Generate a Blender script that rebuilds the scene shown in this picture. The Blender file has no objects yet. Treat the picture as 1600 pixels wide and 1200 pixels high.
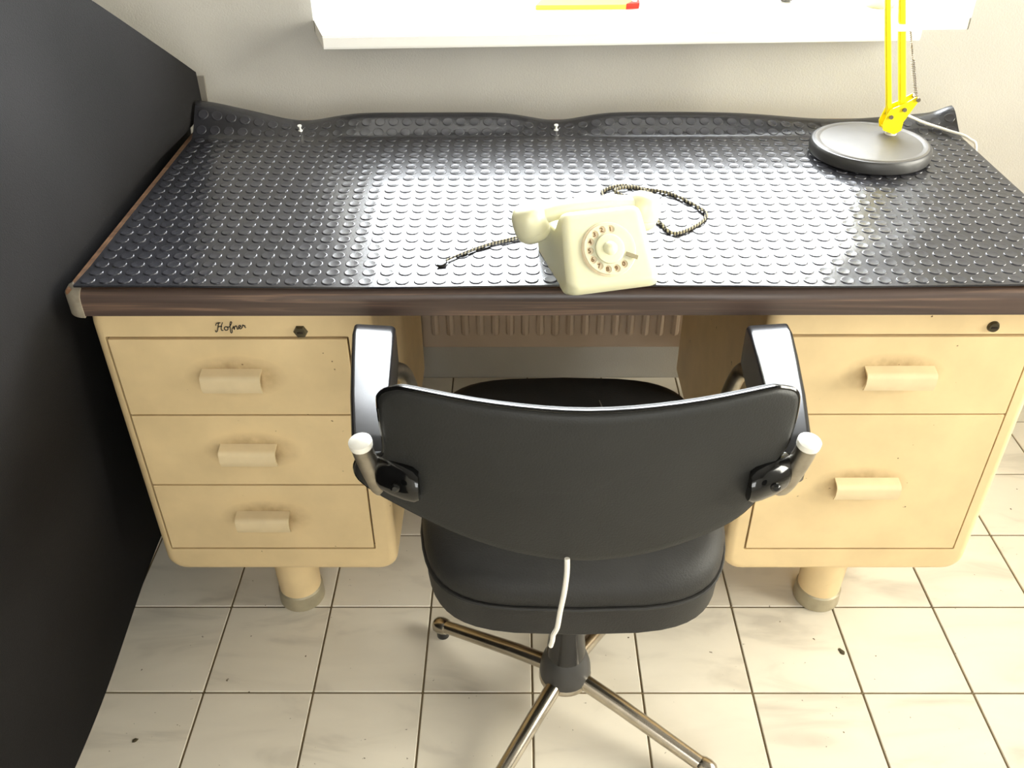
import bpy, bmesh, math, random
from mathutils import Vector, Matrix
random.seed(7)
S = bpy.context.scene
COL = S.collection

# ------------------------------------------------------------------ camera
PITCH, YAW, ROLL, CAM_H = 0.621606, -0.0071407, 0.0052585, 1.42392
cam_d = bpy.data.cameras.new('camera'); cam = bpy.data.objects.new('camera', cam_d); COL.objects.link(cam)
cam_d.sensor_width = 36.0; cam_d.lens = 1424.725 * 36.0 / 1600.0; cam_d.clip_start = 0.02
cp, sp, cy, sy = math.cos(PITCH), math.sin(PITCH), math.cos(YAW), math.sin(YAW)
fwd = Vector((sy*cp, cy*cp, -sp)); rgt = Vector((cy, -sy, 0)); dwn = fwd.cross(rgt)
r_ = math.cos(ROLL)*rgt + math.sin(ROLL)*dwn; d_ = -math.sin(ROLL)*rgt + math.cos(ROLL)*dwn
cam.matrix_world = Matrix(((r_.x, -d_.x, -fwd.x, 0), (r_.y, -d_.y, -fwd.y, 0), (r_.z, -d_.z, -fwd.z, CAM_H), (0, 0, 0, 1)))
S.camera = cam

# ------------------------------------------------------------------ world, light, exposure
W = bpy.data.worlds.new('world'); S.world = W; W.use_nodes = True
bg = W.node_tree.nodes['Background']; bg.inputs[0].default_value = (0.88, 0.94, 1.0, 1); bg.inputs[1].default_value = 6.0
S.view_settings.view_transform = 'Standard'; S.view_settings.look = 'None'
S.view_settings.exposure = 0.0; S.view_settings.gamma = 1.0; S.view_settings.use_curve_mapping = False
def area(name, loc, rot, sx, sy_, power, col):
    l = bpy.data.lights.new(name, 'AREA'); l.shape = 'RECTANGLE'; l.size = sx; l.size_y = sy_; l.energy = power; l.color = col
    o = bpy.data.objects.new(name, l); COL.objects.link(o); o.location = loc; o.rotation_euler = rot
    return o
# daylight entering the window over the desk and the window in the right-hand wall
area('daylight_desk_window', (0.265, 2.62, 1.56), (math.radians(-90), 0, 0), 1.62, 1.44, 186, (0.93, 0.97, 1.0))
area('daylight_side_window', (2.42, 0.95, 1.45), (0, math.radians(90), 0), 1.30, 1.70, 122, (1.0, 0.94, 0.76))
area('rear_fill_light', (0.35, -1.42, 1.50), (math.radians(90), 0, 0), 1.20, 1.10, 17, (1.0, 0.95, 0.82))  # fill lamp added behind the camera to brighten drawer fronts and floor

# ------------------------------------------------------------------ materials
def newmat(name):
    m = bpy.data.materials.new(name); m.use_nodes = True
    nt = m.node_tree; return m, nt, nt.nodes['Principled BSDF']
def lin(r, g, b):
    f = lambda c: (c/255/12.92) if c/255 <= 0.04045 else ((c/255+0.055)/1.055)**2.4
    return (f(r), f(g), f(b), 1)
def N(nt, t, **kw):
    n = nt.nodes.new(t)
    for k, v in kw.items(): setattr(n, k, v)
    return n
def ramp(nt, stops):
    n = N(nt, 'ShaderNodeValToRGB'); e = n.color_ramp.elements
    e[0].position, e[0].color = stops[0]; e[1].position, e[1].color = stops[1]
    for p, c in stops[2:]:
        x = e.new(p); x.color = c
    return n
def mat(name, col, rough=0.5, metal=0.0, spec=0.5, var=0.0, vscale=8.0, bump=0.0, bscale=60.0, specks=None, coat=0.0, trans=0.0):
    """plain coloured surface with tonal variation, fine relief and optional dark wear specks"""
    m, nt, b = newmat(name); L = nt.links.new
    b.inputs['Roughness'].default_value = rough; b.inputs['Metallic'].default_value = metal
    b.inputs['Specular IOR Level'].default_value = spec; b.inputs['Coat Weight'].default_value = coat
    tc = N(nt, 'ShaderNodeTexCoord'); src = None
    c2 = tuple(max(0, x*(1-var)) for x in col[:3]) + (1,); c1 = tuple(min(1, x*(1+var*0.6)) for x in col[:3]) + (1,)
    nz = N(nt, 'ShaderNodeTexNoise'); nz.inputs['Scale'].default_value = vscale; nz.inputs['Detail'].default_value = 5
    L(tc.outputs['Object'], nz.inputs['Vector'])
    rp = ramp(nt, [(0.32, c2), (0.68, c1)]); L(nz.outputs['Fac'], rp.inputs[0]); src = rp.outputs[0]
    if specks:
        scale, thr, scol = specks
        n2 = N(nt, 'ShaderNodeTexNoise'); n2.inputs['Scale'].default_value = scale; n2.inputs['Detail'].default_value = 3
        L(tc.outputs['Object'], n2.inputs['Vector'])
        r2 = ramp(nt, [(thr, (0, 0, 0, 1)), (thr+0.03, (1, 1, 1, 1))]); L(n2.outputs['Fac'], r2.inputs[0])
        mx = N(nt, 'ShaderNodeMixRGB'); L(r2.outputs[0], mx.inputs[0]); L(src, mx.inputs[1]); mx.inputs[2].default_value = scol; src = mx.outputs[0]
    L(src, b.inputs['Base Color'])
    if bump > 0:
        n3 = N(nt, 'ShaderNodeTexNoise'); n3.inputs['Scale'].default_value = bscale; n3.inputs['Detail'].default_value = 4
        L(tc.outputs['Object'], n3.inputs['Vector'])
        bp = N(nt, 'ShaderNodeBump'); bp.inputs['Strength'].default_value = bump; bp.inputs['Distance'].default_value = 0.002
        L(n3.outputs['Fac'], bp.inputs['Height']); L(bp.outputs[0], b.inputs['Normal'])
    return m
M = {}
M['cream'] = mat('cream_paint', lin(226, 200, 152), 0.42, var=0.07, vscale=14, specks=(70, 0.735, lin(92, 62, 30)), bump=0.05)
M['cream_handle'] = mat('cream_handle_paint', lin(228, 207, 166), 0.25, var=0.05, vscale=30)
def grime_mat():
    m = mat('cream_drawer_paint', lin(226, 200, 152), 0.42, var=0.07, vscale=14, specks=(70, 0.725, lin(92, 62, 30)), bump=0.05)
    nt = m.node_tree; L = nt.links.new; b = nt.nodes['Principled BSDF']; src = b.inputs['Base Color'].links[0].from_socket
    tc = N(nt, 'ShaderNodeTexCoord'); acc = None
    for c in ((-0.452, 0, 0.580), (-0.452, 0, 0.425), (-0.452, 0, 0.269), (0.600, 0, 0.584), (0.600, 0, 0.348)):
        sb = N(nt, 'ShaderNodeVectorMath', operation='SUBTRACT'); sb.inputs[1].default_value = c; L(tc.outputs['Object'], sb.inputs[0])
        ml = N(nt, 'ShaderNodeVectorMath', operation='MULTIPLY'); ml.inputs[1].default_value = (1/0.085, 0, 1/0.042); L(sb.outputs[0], ml.inputs[0])
        ln = N(nt, 'ShaderNodeVectorMath', operation='LENGTH'); L(ml.outputs[0], ln.inputs[0])
        if acc is None: acc = ln.outputs['Value']
        else:
            mn = N(nt, 'ShaderNodeMath', operation='MINIMUM'); L(acc, mn.inputs[0]); L(ln.outputs['Value'], mn.inputs[1]); acc = mn.outputs[0]
    rp = ramp(nt, [(0.45, (1, 1, 1, 1)), (1.0, (0, 0, 0, 1))]); L(acc, rp.inputs[0])
    nz = N(nt, 'ShaderNodeTexNoise'); nz.inputs['Scale'].default_value = 55; nz.inputs['Detail'].default_value = 5; L(tc.outputs['Object'], nz.inputs['Vector'])
    mu = N(nt, 'ShaderNodeMath', operation='MULTIPLY'); L(rp.outputs[0], mu.inputs[0]); L(nz.outputs['Fac'], mu.inputs[1])
    mx = N(nt, 'ShaderNodeMixRGB'); L(mu.outputs[0], mx.inputs[0]); L(src, mx.inputs[1]); mx.inputs[2].default_value = lin(128, 96, 58); L(mx.outputs[0], b.inputs['Base Color'])
    return m
M['drawer'] = grime_mat()
M['wood'] = None
M['rubber'] = mat('black_rubber', lin(42, 42, 46), 0.22, spec=0.6, var=0.25, vscale=9, bump=0.06, bscale=220)
M['stud'] = mat('black_rubber_stud', lin(48, 48, 53), 0.24, spec=0.6, var=0.25, vscale=40, bump=0.05, bscale=260)
M['vinyl'] = mat('black_vinyl', lin(41, 41, 39), 0.55, spec=0.35, var=0.2, vscale=6, bump=0.25, bscale=420)
M['seat_fabric'] = mat('black_seat_vinyl', lin(45, 44, 42), 0.62, spec=0.35, var=0.25, vscale=9, bump=0.3, bscale=380)
M['plastic'] = mat('black_plastic', lin(26, 26, 28), 0.24, spec=0.5, var=0.1)
M['gloss_plastic'] = mat('glossy_black_plastic', lin(12, 12, 12), 0.12, spec=0.6)
M['chrome'] = mat('chrome', lin(190, 182, 168), 0.22, metal=1.0, var=0.12, vscale=40)
M['dull_chrome'] = mat('dull_chrome', lin(165, 158, 145), 0.38, metal=1.0, var=0.2, vscale=60)
M['white_cap'] = mat('white_plastic', lin(238, 234, 222), 0.4)
M['ring'] = mat('grey_metal_ring', lin(176, 166, 140), 0.45, metal=0.35, var=0.15, vscale=30)
M['wall'] = mat('wall_plaster', lin(186, 183, 176), 0.85, var=0.04, vscale=5, bump=0.25, bscale=260)
M['ceiling'] = mat('ceiling_plaster', lin(112, 109, 104), 0.9)
M['room_wall'] = mat('room_wall_plaster', lin(205, 200, 190), 0.85, var=0.04, vscale=5)
M['sill'] = mat('white_sill', lin(243, 241, 236), 0.35, var=0.02)
M['frame'] = mat('white_frame', lin(242, 242, 240), 0.35)
M['cloth'] = mat('dark_cloth', lin(29, 28, 28), 0.8, spec=0.12, var=0.14, vscale=3.0, bump=0.35, bscale=500)
M['edge'] = mat('pale_edging', lin(118, 112, 102), 0.8)
M['grout'] = mat('brown_grout', lin(112, 97, 70), 0.9, var=0.2, vscale=20)
M['ivory'] = mat('ivory_plastic', lin(229, 225, 190), 0.30, spec=0.5, var=0.03, vscale=20)
_b = M['ivory'].node_tree.nodes['Principled BSDF']; _b.inputs['Subsurface Weight'].default_value = 0.3; _b.inputs['Subsurface Radius'].default_value = (0.012, 0.011, 0.007); _b.inputs['Subsurface Scale'].default_value = 1.0
M['ivory_dark'] = mat('ivory_wheel', lin(238, 220, 186), 0.28, spec=0.5)
M['numeral'] = mat('brown_numeral', lin(112, 80, 36), 0.6)
M['stop'] = mat('dull_stop', lin(150, 140, 112), 0.4)
M['cord'] = None
M['yellow'] = mat('yellow_enamel', lin(250, 226, 20), 0.35, spec=0.5)
M['lamp_base'] = mat('dark_grey_enamel', lin(58, 57, 56), 0.42, spec=0.5, var=0.15, vscale=30)
M['lamp_dish'] = mat('grey_dish_enamel', lin(100, 97, 92), 0.45, spec=0.5, var=0.12, vscale=18, bump=0.06, bscale=120)
M['spring'] = mat('grey_spring', lin(140, 130, 115), 0.4, metal=0.8)
M['cable'] = mat('white_cable', lin(235, 230, 215), 0.5)
M['ink'] = mat('dark_lettering', lin(38, 34, 28), 0.5)
M['lock'] = mat('dark_lock', lin(84, 78, 62), 0.4, metal=0.7, var=0.2, vscale=90)
M['dark'] = mat('dark_recess', lin(40, 30, 20), 0.9)
M['radiator'] = mat('radiator_enamel', lin(200, 182, 164), 0.5, var=0.06)
M['panel'] = mat('brown_panel', lin(110, 92, 80), 0.6, var=0.1)
M['red'] = mat('red_card', lin(214, 60, 50), 0.9, spec=0.05)
M['yellow_card'] = mat('yellow_card', lin(252, 214, 90), 0.9, spec=0.05)
M['green'] = mat('green_leaf', lin(90, 190, 70), 0.5, var=0.25, vscale=30)
M['pot'] = mat('pale_pot', lin(238, 232, 190), 0.4)
M['pebble'] = mat('grey_stone', lin(120, 118, 112), 0.7, var=0.3, vscale=60)
M['dirt'] = mat('dark_dirt', lin(70, 62, 40), 0.9, var=0.3, vscale=200)
M['pin'] = mat('white_pin', lin(245, 243, 235), 0.35)
M['scuff'] = mat('pale_scuff', lin(160, 150, 132), 0.45, var=0.25, vscale=60)
def wood_mat():
    m, nt, b = newmat('brown_wood'); L = nt.links.new
    tc = N(nt, 'ShaderNodeTexCoord'); mp = N(nt, 'ShaderNodeMapping'); mp.inputs['Scale'].default_value = (1.6, 34, 34)
    nz = N(nt, 'ShaderNodeTexNoise'); nz.inputs['Scale'].default_value = 2.2; nz.inputs['Detail'].default_value = 6; nz.inputs['Distortion'].default_value = 0.6
    L(tc.outputs['Object'], mp.inputs[0]); L(mp.outputs[0], nz.inputs['Vector'])
    rp = ramp(nt, [(0.30, lin(104, 74, 52)), (0.70, lin(160, 122, 90))]); L(nz.outputs['Fac'], rp.inputs[0]); L(rp.outputs[0], b.inputs['Base Color'])
    b.inputs['Roughness'].default_value = 0.32; b.inputs['Specular IOR Level'].default_value = 0.5
    return m
M['wood'] = wood_mat()
def band_mat():
    m, nt, b = newmat('brown_edge_band'); L = nt.links.new
    tc = N(nt, 'ShaderNodeTexCoord'); mp = N(nt, 'ShaderNodeMapping'); mp.inputs['Scale'].default_value = (1.2, 26, 40)
    nz = N(nt, 'ShaderNodeTexNoise'); nz.inputs['Scale'].default_value = 1.8; nz.inputs['Detail'].default_value = 5; nz.inputs['Distortion'].default_value = 1.2
    L(tc.outputs['Object'], mp.inputs[0]); L(mp.outputs[0], nz.inputs['Vector'])
    rp = ramp(nt, [(0.34, lin(70, 58, 53)), (0.58, lin(88, 72, 64)), (0.74, lin(140, 112, 92))]); L(nz.outputs['Fac'], rp.inputs[0]); L(rp.outputs[0], b.inputs['Base Color'])
    b.inputs['Roughness'].default_value = 0.35
    return m
M['band'] = band_mat()
def cord_mat():
    m, nt, b = newmat('braided_cord'); L = nt.links.new
    tc = N(nt, 'ShaderNodeTexCoord'); wv = N(nt, 'ShaderNodeTexWave'); wv.inputs['Scale'].default_value = 60; wv.inputs['Distortion'].default_value = 1.5
    L(tc.outputs['Object'], wv.inputs['Vector'])
    rp = ramp(nt, [(0.45, lin(52, 48, 42)), (0.6, lin(170, 160, 130))]); L(wv.outputs['Fac'], rp.inputs[0]); L(rp.outputs[0], b.inputs['Base Color'])
    b.inputs['Roughness'].default_value = 0.7
    return m
M['cord'] = cord_mat()
def tile_mat():
    m, nt, b = newmat('cream_floor_tile'); L = nt.links.new
    oi = N(nt, 'ShaderNodeObjectInfo'); tc = N(nt, 'ShaderNodeTexCoord')
    ad = N(nt, 'ShaderNodeVectorMath', operation='ADD'); cb = N(nt, 'ShaderNodeCombineXYZ'); ml = N(nt, 'ShaderNodeMath', operation='MULTIPLY'); ml.inputs[1].default_value = 37.0
    L(oi.outputs['Random'], ml.inputs[0])
    for i in range(3): L(ml.outputs[0], cb.inputs[i])
    L(tc.outputs['Object'], ad.inputs[0]); L(cb.outputs[0], ad.inputs[1])
    rot = N(nt, 'ShaderNodeMapping'); rot.inputs['Rotation'].default_value = (0, 0, math.radians(38)); rot.inputs['Scale'].default_value = (4, 13, 4); L(ad.outputs[0], rot.inputs[0])
    nz = N(nt, 'ShaderNodeTexNoise'); nz.inputs['Scale'].default_value = 1.0; nz.inputs['Detail'].default_value = 4; nz.inputs['Distortion'].default_value = 0.8
    L(rot.outputs[0], nz.inputs['Vector'])
    rp = ramp(nt, [(0.28, lin(198, 190, 174)), (0.46, lin(221, 213, 196)), (0.75, lin(229, 221, 204))]); L(nz.outputs['Fac'], rp.inputs[0])
    # dirt specks and scuffs
    n2 = N(nt, 'ShaderNodeTexNoise'); n2.inputs['Scale'].default_value = 90; n2.inputs['Detail'].default_value = 2; L(ad.outputs[0], n2.inputs['Vector'])
    r2 = ramp(nt, [(0.745, (0, 0, 0, 1)), (0.78, (1, 1, 1, 1))]); L(n2.outputs['Fac'], r2.inputs[0])
    mx = N(nt, 'ShaderNodeMixRGB'); L(r2.outputs[0], mx.inputs[0]); L(rp.outputs[0], mx.inputs[1]); mx.inputs[2].default_value = lin(96, 84, 60)
    L(mx.outputs[0], b.inputs['Base Color']); b.inputs['Roughness'].default_value = 0.38; b.inputs['Specular IOR Level'].default_value = 0.4
    return m
M['tile'] = tile_mat()
def glass_mat():
    m, nt, b = newmat('window_glass'); L = nt.links.new
    tr = N(nt, 'ShaderNodeBsdfTransparent'); gl = N(nt, 'ShaderNodeBsdfGlossy'); gl.inputs['Roughness'].default_value = 0.02
    fr = N(nt, 'ShaderNodeFresnel'); fr.inputs[0].default_value = 1.3; mx = N(nt, 'ShaderNodeMixShader')
    L(fr.outputs[0], mx.inputs[0]); L(tr.outputs[0], mx.inputs[1]); L(gl.outputs[0], mx.inputs[2]); L(mx.outputs[0], nt.nodes['Material Output'].inputs[0])
    return m
M['glass'] = glass_mat()

# ------------------------------------------------------------------ helpers
def link(o, parent=None):
    COL.objects.link(o)
    if parent is not None: o.parent = parent
    return o
def fin(name, bm, m, parent=None, smooth=True, angle=35, loc=None):
    me = bpy.data.meshes.new(name); bmesh.ops.recalc_face_normals(bm, faces=bm.faces); bm.to_mesh(me); bm.free()
    if m is not None: me.materials.append(m)
    if smooth:
        me.polygons.foreach_set('use_smooth', [True]*len(me.polygons))
        try: me.set_sharp_from_angle(angle=math.radians(angle))
        except Exception: pass
    o = bpy.data.objects.new(name, me)
    if loc: o.location = loc
    if smooth and len(me.polygons) < 20000:
        wn = o.modifiers.new('weighted_normal', 'WEIGHTED_NORMAL'); wn.keep_sharp = True; wn.weight = 80
    return link(o, parent)
def thing(name, label, cat, loc=(0, 0, 0), rotz=0.0, group=None):
    o = bpy.data.objects.new(name, None); COL.objects.link(o); o.location = loc; o.rotation_euler = (0, 0, rotz); o.empty_display_size = 0.05
    return tag(o, label, cat, group)
def tag(o, label, cat, group=None):
    o['label'] = label; o['category'] = cat
    if group: o['group'] = group
    return o
def struct(o, label=None):
    o['kind'] = 'structure'
    if label: o['label'] = label
    return o
def abox(bm, x0, x1, y0, y1, z0, z1):
    vs = [bm.verts.new((x, y, z)) for x in (x0, x1) for y in (y0, y1) for z in (z0, z1)]
    for f in ((0, 1, 3, 2), (4, 6, 7, 5), (0, 4, 5, 1), (2, 3, 7, 6), (0, 2, 6, 4), (1, 5, 7, 3)):
        bm.faces.new([vs[i] for i in f])
    return vs
def bbox(x0, x1, y0, y1, z0, z1, bev=0.0, seg=2):
    bm = bmesh.new(); abox(bm, x0, x1, y0, y1, z0, z1)
    if bev > 0: bmesh.ops.bevel(bm, geom=list(bm.edges), offset=bev, segments=seg, affect='EDGES', profile=0.5)
    return bm
def loft(bm, loops, cap0=True, cap1=True, closed=False):
    rings = [[bm.verts.new(p) for p in L] for L in loops]; n = len(rings[0])
    pairs = list(zip(rings[:-1], rings[1:])) + ([(rings[-1], rings[0])] if closed else [])
    for a, b in pairs:
        for i in range(n):
            j = (i+1) % n; bm.faces.new((a[i], a[j], b[j], b[i]))
    if cap0 and not closed: bm.faces.new(rings[0][::-1])
    if cap1 and not closed: bm.faces.new(rings[-1])
    return rings
def rrect(w, h, r, n=5):
    """rounded rectangle, points (u, v), centred"""
    r = max(1e-4, min(r, w/2-1e-4, h/2-1e-4)); out = []
    for cx, cy_, a0 in ((w/2-r, h/2-r, 0), (-w/2+r, h/2-r, 90), (-w/2+r, -h/2+r, 180), (w/2-r, -h/2+r, 270)):
        for k in range(n+1):
            a = math.radians(a0+90*k/n); out.append((cx+r*math.cos(a), cy_+r*math.sin(a)))
    return out
def catmull(pts, n=8):
    P = [Vector(p) for p in pts]; out = []
    for i in range(len(P)-1):
        p0 = P[max(i-1, 0)]; p1 = P[i]; p2 = P[i+1]; p3 = P[min(i+2, len(P)-1)]
        for k in range(n):
            t = k/n
            out.append(0.5*((2*p1)+(-p0+p2)*t+(2*p0-5*p1+4*p2-p3)*t*t+(-p0+3*p1-3*p2+p3)*t**3))
    out.append(P[-1]); return out
def tube(bm, path, rad, seg=10, caps=True):
    P = [Vector(p) for p in path]; loops = []; up = None
    for i, p in enumerate(P):
        t = (P[min(i+1, len(P)-1)]-P[max(i-1, 0)]).normalized()
        if up is None:
            up = Vector((0, 0, 1)) if abs(t.z) < 0.9 else Vector((1, 0, 0))
        a = t.cross(up).normalized(); up = a.cross(t).normalized()
        r = rad[i] if isinstance(rad, (list, tuple)) else rad
        loops.append([p + a*r*math.cos(2*math.pi*k/seg) + up*r*math.sin(2*math.pi*k/seg) for k in range(seg)])
    loft(bm, loops, caps, caps)
def lathe(bm, prof, seg=32, mtx=None):
    """profile list of (r, z); r=0 at ends closes"""
    loops = []
    for r, z in prof:
        L = [Vector((max(r, 1e-5)*math.cos(2*math.pi*k/seg), max(r, 1e-5)*math.sin(2*math.pi*k/seg), z)) for k in range(seg)]
        loops.append([mtx @ p for p in L] if mtx else L)
    loft(bm, loops, True, True)
def frame(origin, zdir, xdir=(1, 0, 0)):
    z = Vector(zdir).normalized(); x = Vector(xdir); x = (x - z*x.dot(z)).normalized(); y = z.cross(x)
    return Matrix(((x.x, y.x, z.x, origin[0]), (x.y, y.y, z.y, origin[1]), (x.z, y.z, z.z, origin[2]), (0, 0, 0, 1)))
def sstep(a, b, x):
    t = max(0, min(1, (x-a)/(b-a))); return t*t*(3-2*t)

# ------------------------------------------------------------------ the room
X0, X1, Y0, Y1, CEIL = -1.1731, 2.2269, -1.1772, 2.02, 2.45
floor = struct(fin('floor', bbox(X0, X1, Y0, Y1, -0.05, -0.0025), M['grout'], smooth=False), 'tiled floor of cream squares with brown grout lines')
T, G = 0.2, 0.0036
def tile_mesh(name, sx, sy_):
    bm = bbox(-sx/2, sx/2, -sy_/2, sy_/2, -0.006, 0.0, 0.0012, 1); me = bpy.data.meshes.new(name); bmesh.ops.recalc_face_normals(bm, faces=bm.faces); bm.to_mesh(me); bm.free(); me.materials.append(M['tile']); return me
tm = tile_mesh('tile', T-G, T-G); cut = Y1-1.8228; tm2 = tile_mesh('tile_cut', T-G, cut-G)
for j in range(16):
    for i in range(17):
        y0 = Y0 + j*T
        o = bpy.data.objects.new('tile', tm if j < 15 else tm2)
        o.location = (X0+(i+0.5)*T, y0+T/2 if j < 15 else y0+cut/2, 0); link(o, floor)
WX0, WX1, WZ0, WZ1, WT = -0.432, 0.96, 0.903, 2.20, 0.40
bm = bmesh.new()
abox(bm, X0, WX0, Y1, Y1+WT, -0.05, CEIL); abox(bm, WX1, X1, Y1, Y1+WT, -0.05, CEIL)
abox(bm, WX0, WX1, Y1, Y1+WT, -0.05, WZ0); abox(bm, WX0, WX1, Y1, Y1+WT, WZ1, CEIL)
struct(fin('wall_back', bm, M['wall'], smooth=False), 'plastered wall below the bright window')
struct(fin('wall_left', bbox(X0-0.15, X0, Y0-0.15, Y1+WT, -0.05, CEIL), M['room_wall'], smooth=False))
FX0, FX1, FZ0, FZ1 = -0.25, 0.95, 0.95, 2.05
bm = bmesh.new()
abox(bm, X0, FX0, Y0-0.15, Y0, -0.05, CEIL); abox(bm, FX1, X1, Y0-0.15, Y0, -0.05, CEIL)
abox(bm, FX0, FX1, Y0-0.15, Y0, -0.05, FZ0); abox(bm, FX0, FX1, Y0-0.15, Y0, FZ1, CEIL)
struct(fin('wall_front', bm, M['room_wall'], smooth=False))
RY0, RY1, RZ0, RZ1 = 0.10, 1.80, 0.80, 2.10
bm = bmesh.new()
abox(bm, X1, X1+0.15, Y0-0.15, RY0, -0.05, CEIL); abox(bm, X1, X1+0.15, RY1, Y1+WT, -0.05, CEIL)
abox(bm, X1, X1+0.15, RY0, RY1, -0.05, RZ0); abox(bm, X1, X1+0.15, RY0, RY1, RZ1, CEIL)
struct(fin('wall_right', bm, M['wall'], smooth=False))
struct(fin('ceiling', bbox(X0-0.15, X1+0.15, Y0-0.15, Y1+WT, CEIL, CEIL+0.1), M['ceiling'], smooth=False))
def window(name, mapf, u0, u1, v0, v1, label):
    bm = bmesh.new(); fw = 0.035; mid = (u0+u1)/2
    for a in ((u0, u0+fw, v0, v1), (u1-fw, u1, v0, v1), (u0+fw, u1-fw, v0, v0+fw), (u0+fw, u1-fw, v1-fw, v1), (mid-fw*0.6, mid+fw*0.6, v0+fw, v1-fw)):
        p = mapf(*a); abox(bm, *p)
    w = struct(fin(name, bm, M['frame'], smooth=False), label)
    for a, b in ((u0+fw, mid-fw*0.6), (mid+fw*0.6, u1-fw)):
        p = mapf(a, b, v0+fw, v1-fw, True); fin('pane', bbox(*p), M['glass'], w, smooth=False)
    return w
window('window_1', lambda a, b, c, d, thin=False: (a, b, Y1+0.33+(0.02 if thin else 0), Y1+0.38-(0.026 if thin else 0), c, d), WX0, WX1, WZ0+0.022, WZ1, 'white framed window above the desk')
window('window_2', lambda a, b, c, d, thin=False: (X1+0.06+(0.02 if thin else 0), X1+0.11-(0.026 if thin else 0), a, b, c, d), RY0, RY1, RZ0, RZ1, 'white framed window in the side wall')
window('rear_fill_window', lambda a, b, c, d, thin=False: (a, b, Y0-0.11+(0.02 if thin else 0), Y0-0.06-(0.026 if thin else 0), c, d), FX0, FX1, FZ0, FZ1, 'added white framed window in the unseen wall facing the desk, for fill light')  # unseen window added to go with the fill lamp behind the camera
# window sill board, wider at the wall than at its front edge
bm = bmesh.new()
pl = [(-0.3905, 1.894), (0.831, 1.945), (0.842, Y1+0.001), (0.959, Y1+0.002), (0.959, Y1+0.329), (-0.431, Y1+0.329), (-0.4305, Y1-0.001)]
vb = [bm.verts.new((x, y, 0.900)) for x, y in pl]; vt = [bm.verts.new((x, y, 0.927)) for x, y in pl]
bm.faces.new(vb[::-1]); bm.faces.new(vt)
for i in range(len(pl)): bm.faces.new((vb[i], vb[(i+1) % len(pl)], vt[(i+1) % len(pl)], vt[i]))
bmesh.ops.bevel(bm, geom=[e for e in bm.edges if abs(e.verts[0].co.z-e.verts[1].co.z) < 1e-4 and e.verts[0].co.y < 2.01 and e.verts[1].co.y < 2.01], offset=0.004, segments=2, affect='EDGES')
struct(fin('trim_1', bm, M['sill'], smooth=True), 'broad white window sill board overhanging the desk')
# panel radiator under the window, seen through the kneehole
rad = thing('radiator', 'flat panel radiator with ribbed front seen through the desk kneehole', 'radiator', (0.095, 1.955, 0.145))
RW = 0.67; loops = []
fin('panel', bbox(-RW/2, RW/2, -0.012, 0.012, 0, 0.50, 0.006, 2), M['radiator'], rad)
nr = 17
for k in range(nr):
    x = -RW/2+0.035+(RW-0.07)*k/(nr-1); bm = bmesh.new()
    pth = [(x, -0.0115, 0.046), (x, -0.014, 0.052), (x, -0.014, 0.45), (x, -0.0115, 0.456)]
    tube(bm, pth, 0.0105, 8); fin('rib', bm, M['radiator'], rad)
for x in (-0.25, 0.25): fin('bracket', bbox(x-0.015, x+0.015, 0.011, 0.0655, 0.30, 0.34), M['radiator'], rad, smooth=False)

# ------------------------------------------------------------------ desk
DX0, DX1, DY0, DY1, DZ0, DZ1 = -0.676, 0.900, 1.165, 1.862, 0.712, 0.755
desk = thing('desk', 'cream steel pedestal desk with brown top standing under the window', 'desk', (0, 0, 0))
fin('tabletop', bbox(DX0+0.006, DX1-0.006, DY0+0.008, DY1, DZ0+0.001, DZ1, 0.004, 2), M['wood'], desk)
# rounded edge band round front and sides
prof = [(0.006, 0.0), (0.0, 0.003), (0.0, 0.026), (0.002, 0.034), (0.006, 0.0395), (0.010, 0.0425), (0.014, 0.0432), (0.014, 0.0)]
def edge_path(inset):
    r = 0.03; pts = []
    x0, x1, y0, y1 = DX0+inset, DX1-inset, DY0+inset, DY1
    rr = r-inset if r > inset else 0.003
    pts.append((x0, y1)); pts.append((x0, y0+rr))
    for k in range(1, 7):
        a = math.pi+math.pi/2*k/6; pts.append((x0+rr+rr*math.cos(a), y0+rr+rr*math.sin(a)))
    for k in range(0, 41): pts.append((x0+rr+(x1-x0-2*rr)*(k+0.5)/41, y0))
    for k in range(0, 7):
        a = 1.5*math.pi+math.pi/2*k/6; pts.append((x1-rr+rr*math.cos(a), y0+rr+rr*math.sin(a)))
    pts.append((x1, y1)); return pts
bm = bmesh.new(); cols = [edge_path(i) for i, _ in prof]; n = len(cols[0])
loops = [[(cols[k][i][0], cols[k][i][1], DZ0+prof[k][1]) for k in range(len(prof))] for i in range(n)]
loft(bm, loops); fin('edge_band', bm, M['band'], desk, angle=50)
fin('back_rail', bbox(DX0+0.01, DX1-0.01, 1.842, DY1, DZ1-0.002, 0.768, 0.003, 2), M['wood'], desk)
# pale worn cap on the front left corner
bm = bmesh.new(); loops = []
for k in range(0, 9):
    a = math.pi+math.pi/2*k/8; o_ = 0.0315; c = (DX0+0.03, DY0+0.03)
    loops.append([(c[0]+(o_)*math.cos(a), c[1]+(o_)*math.sin(a), DZ0+0.0005), (c[0]+o_*math.cos(a), c[1]+o_*math.sin(a), DZ0+0.034), (c[0]+(o_-0.006)*math.cos(a), c[1]+(o_-0.006)*math.sin(a), DZ0+0.0415), (c[0]+(o_-0.014)*math.cos(a), c[1]+(o_-0.014)*math.sin(a), DZ0+0.0455), (c[0]+(o_-0.014)*math.cos(a), c[1]+(o_-0.014)*math.sin(a), DZ0+0.0005)])
loft(bm, loops); o = fin('corner_cap', bm, M['scuff'], desk, angle=50); o['label'] = 'pale scuffed corner cap'
PY, PYB, PZ0, PZ1 = 1.200, 1.840, 0.128, 0.7135
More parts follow.
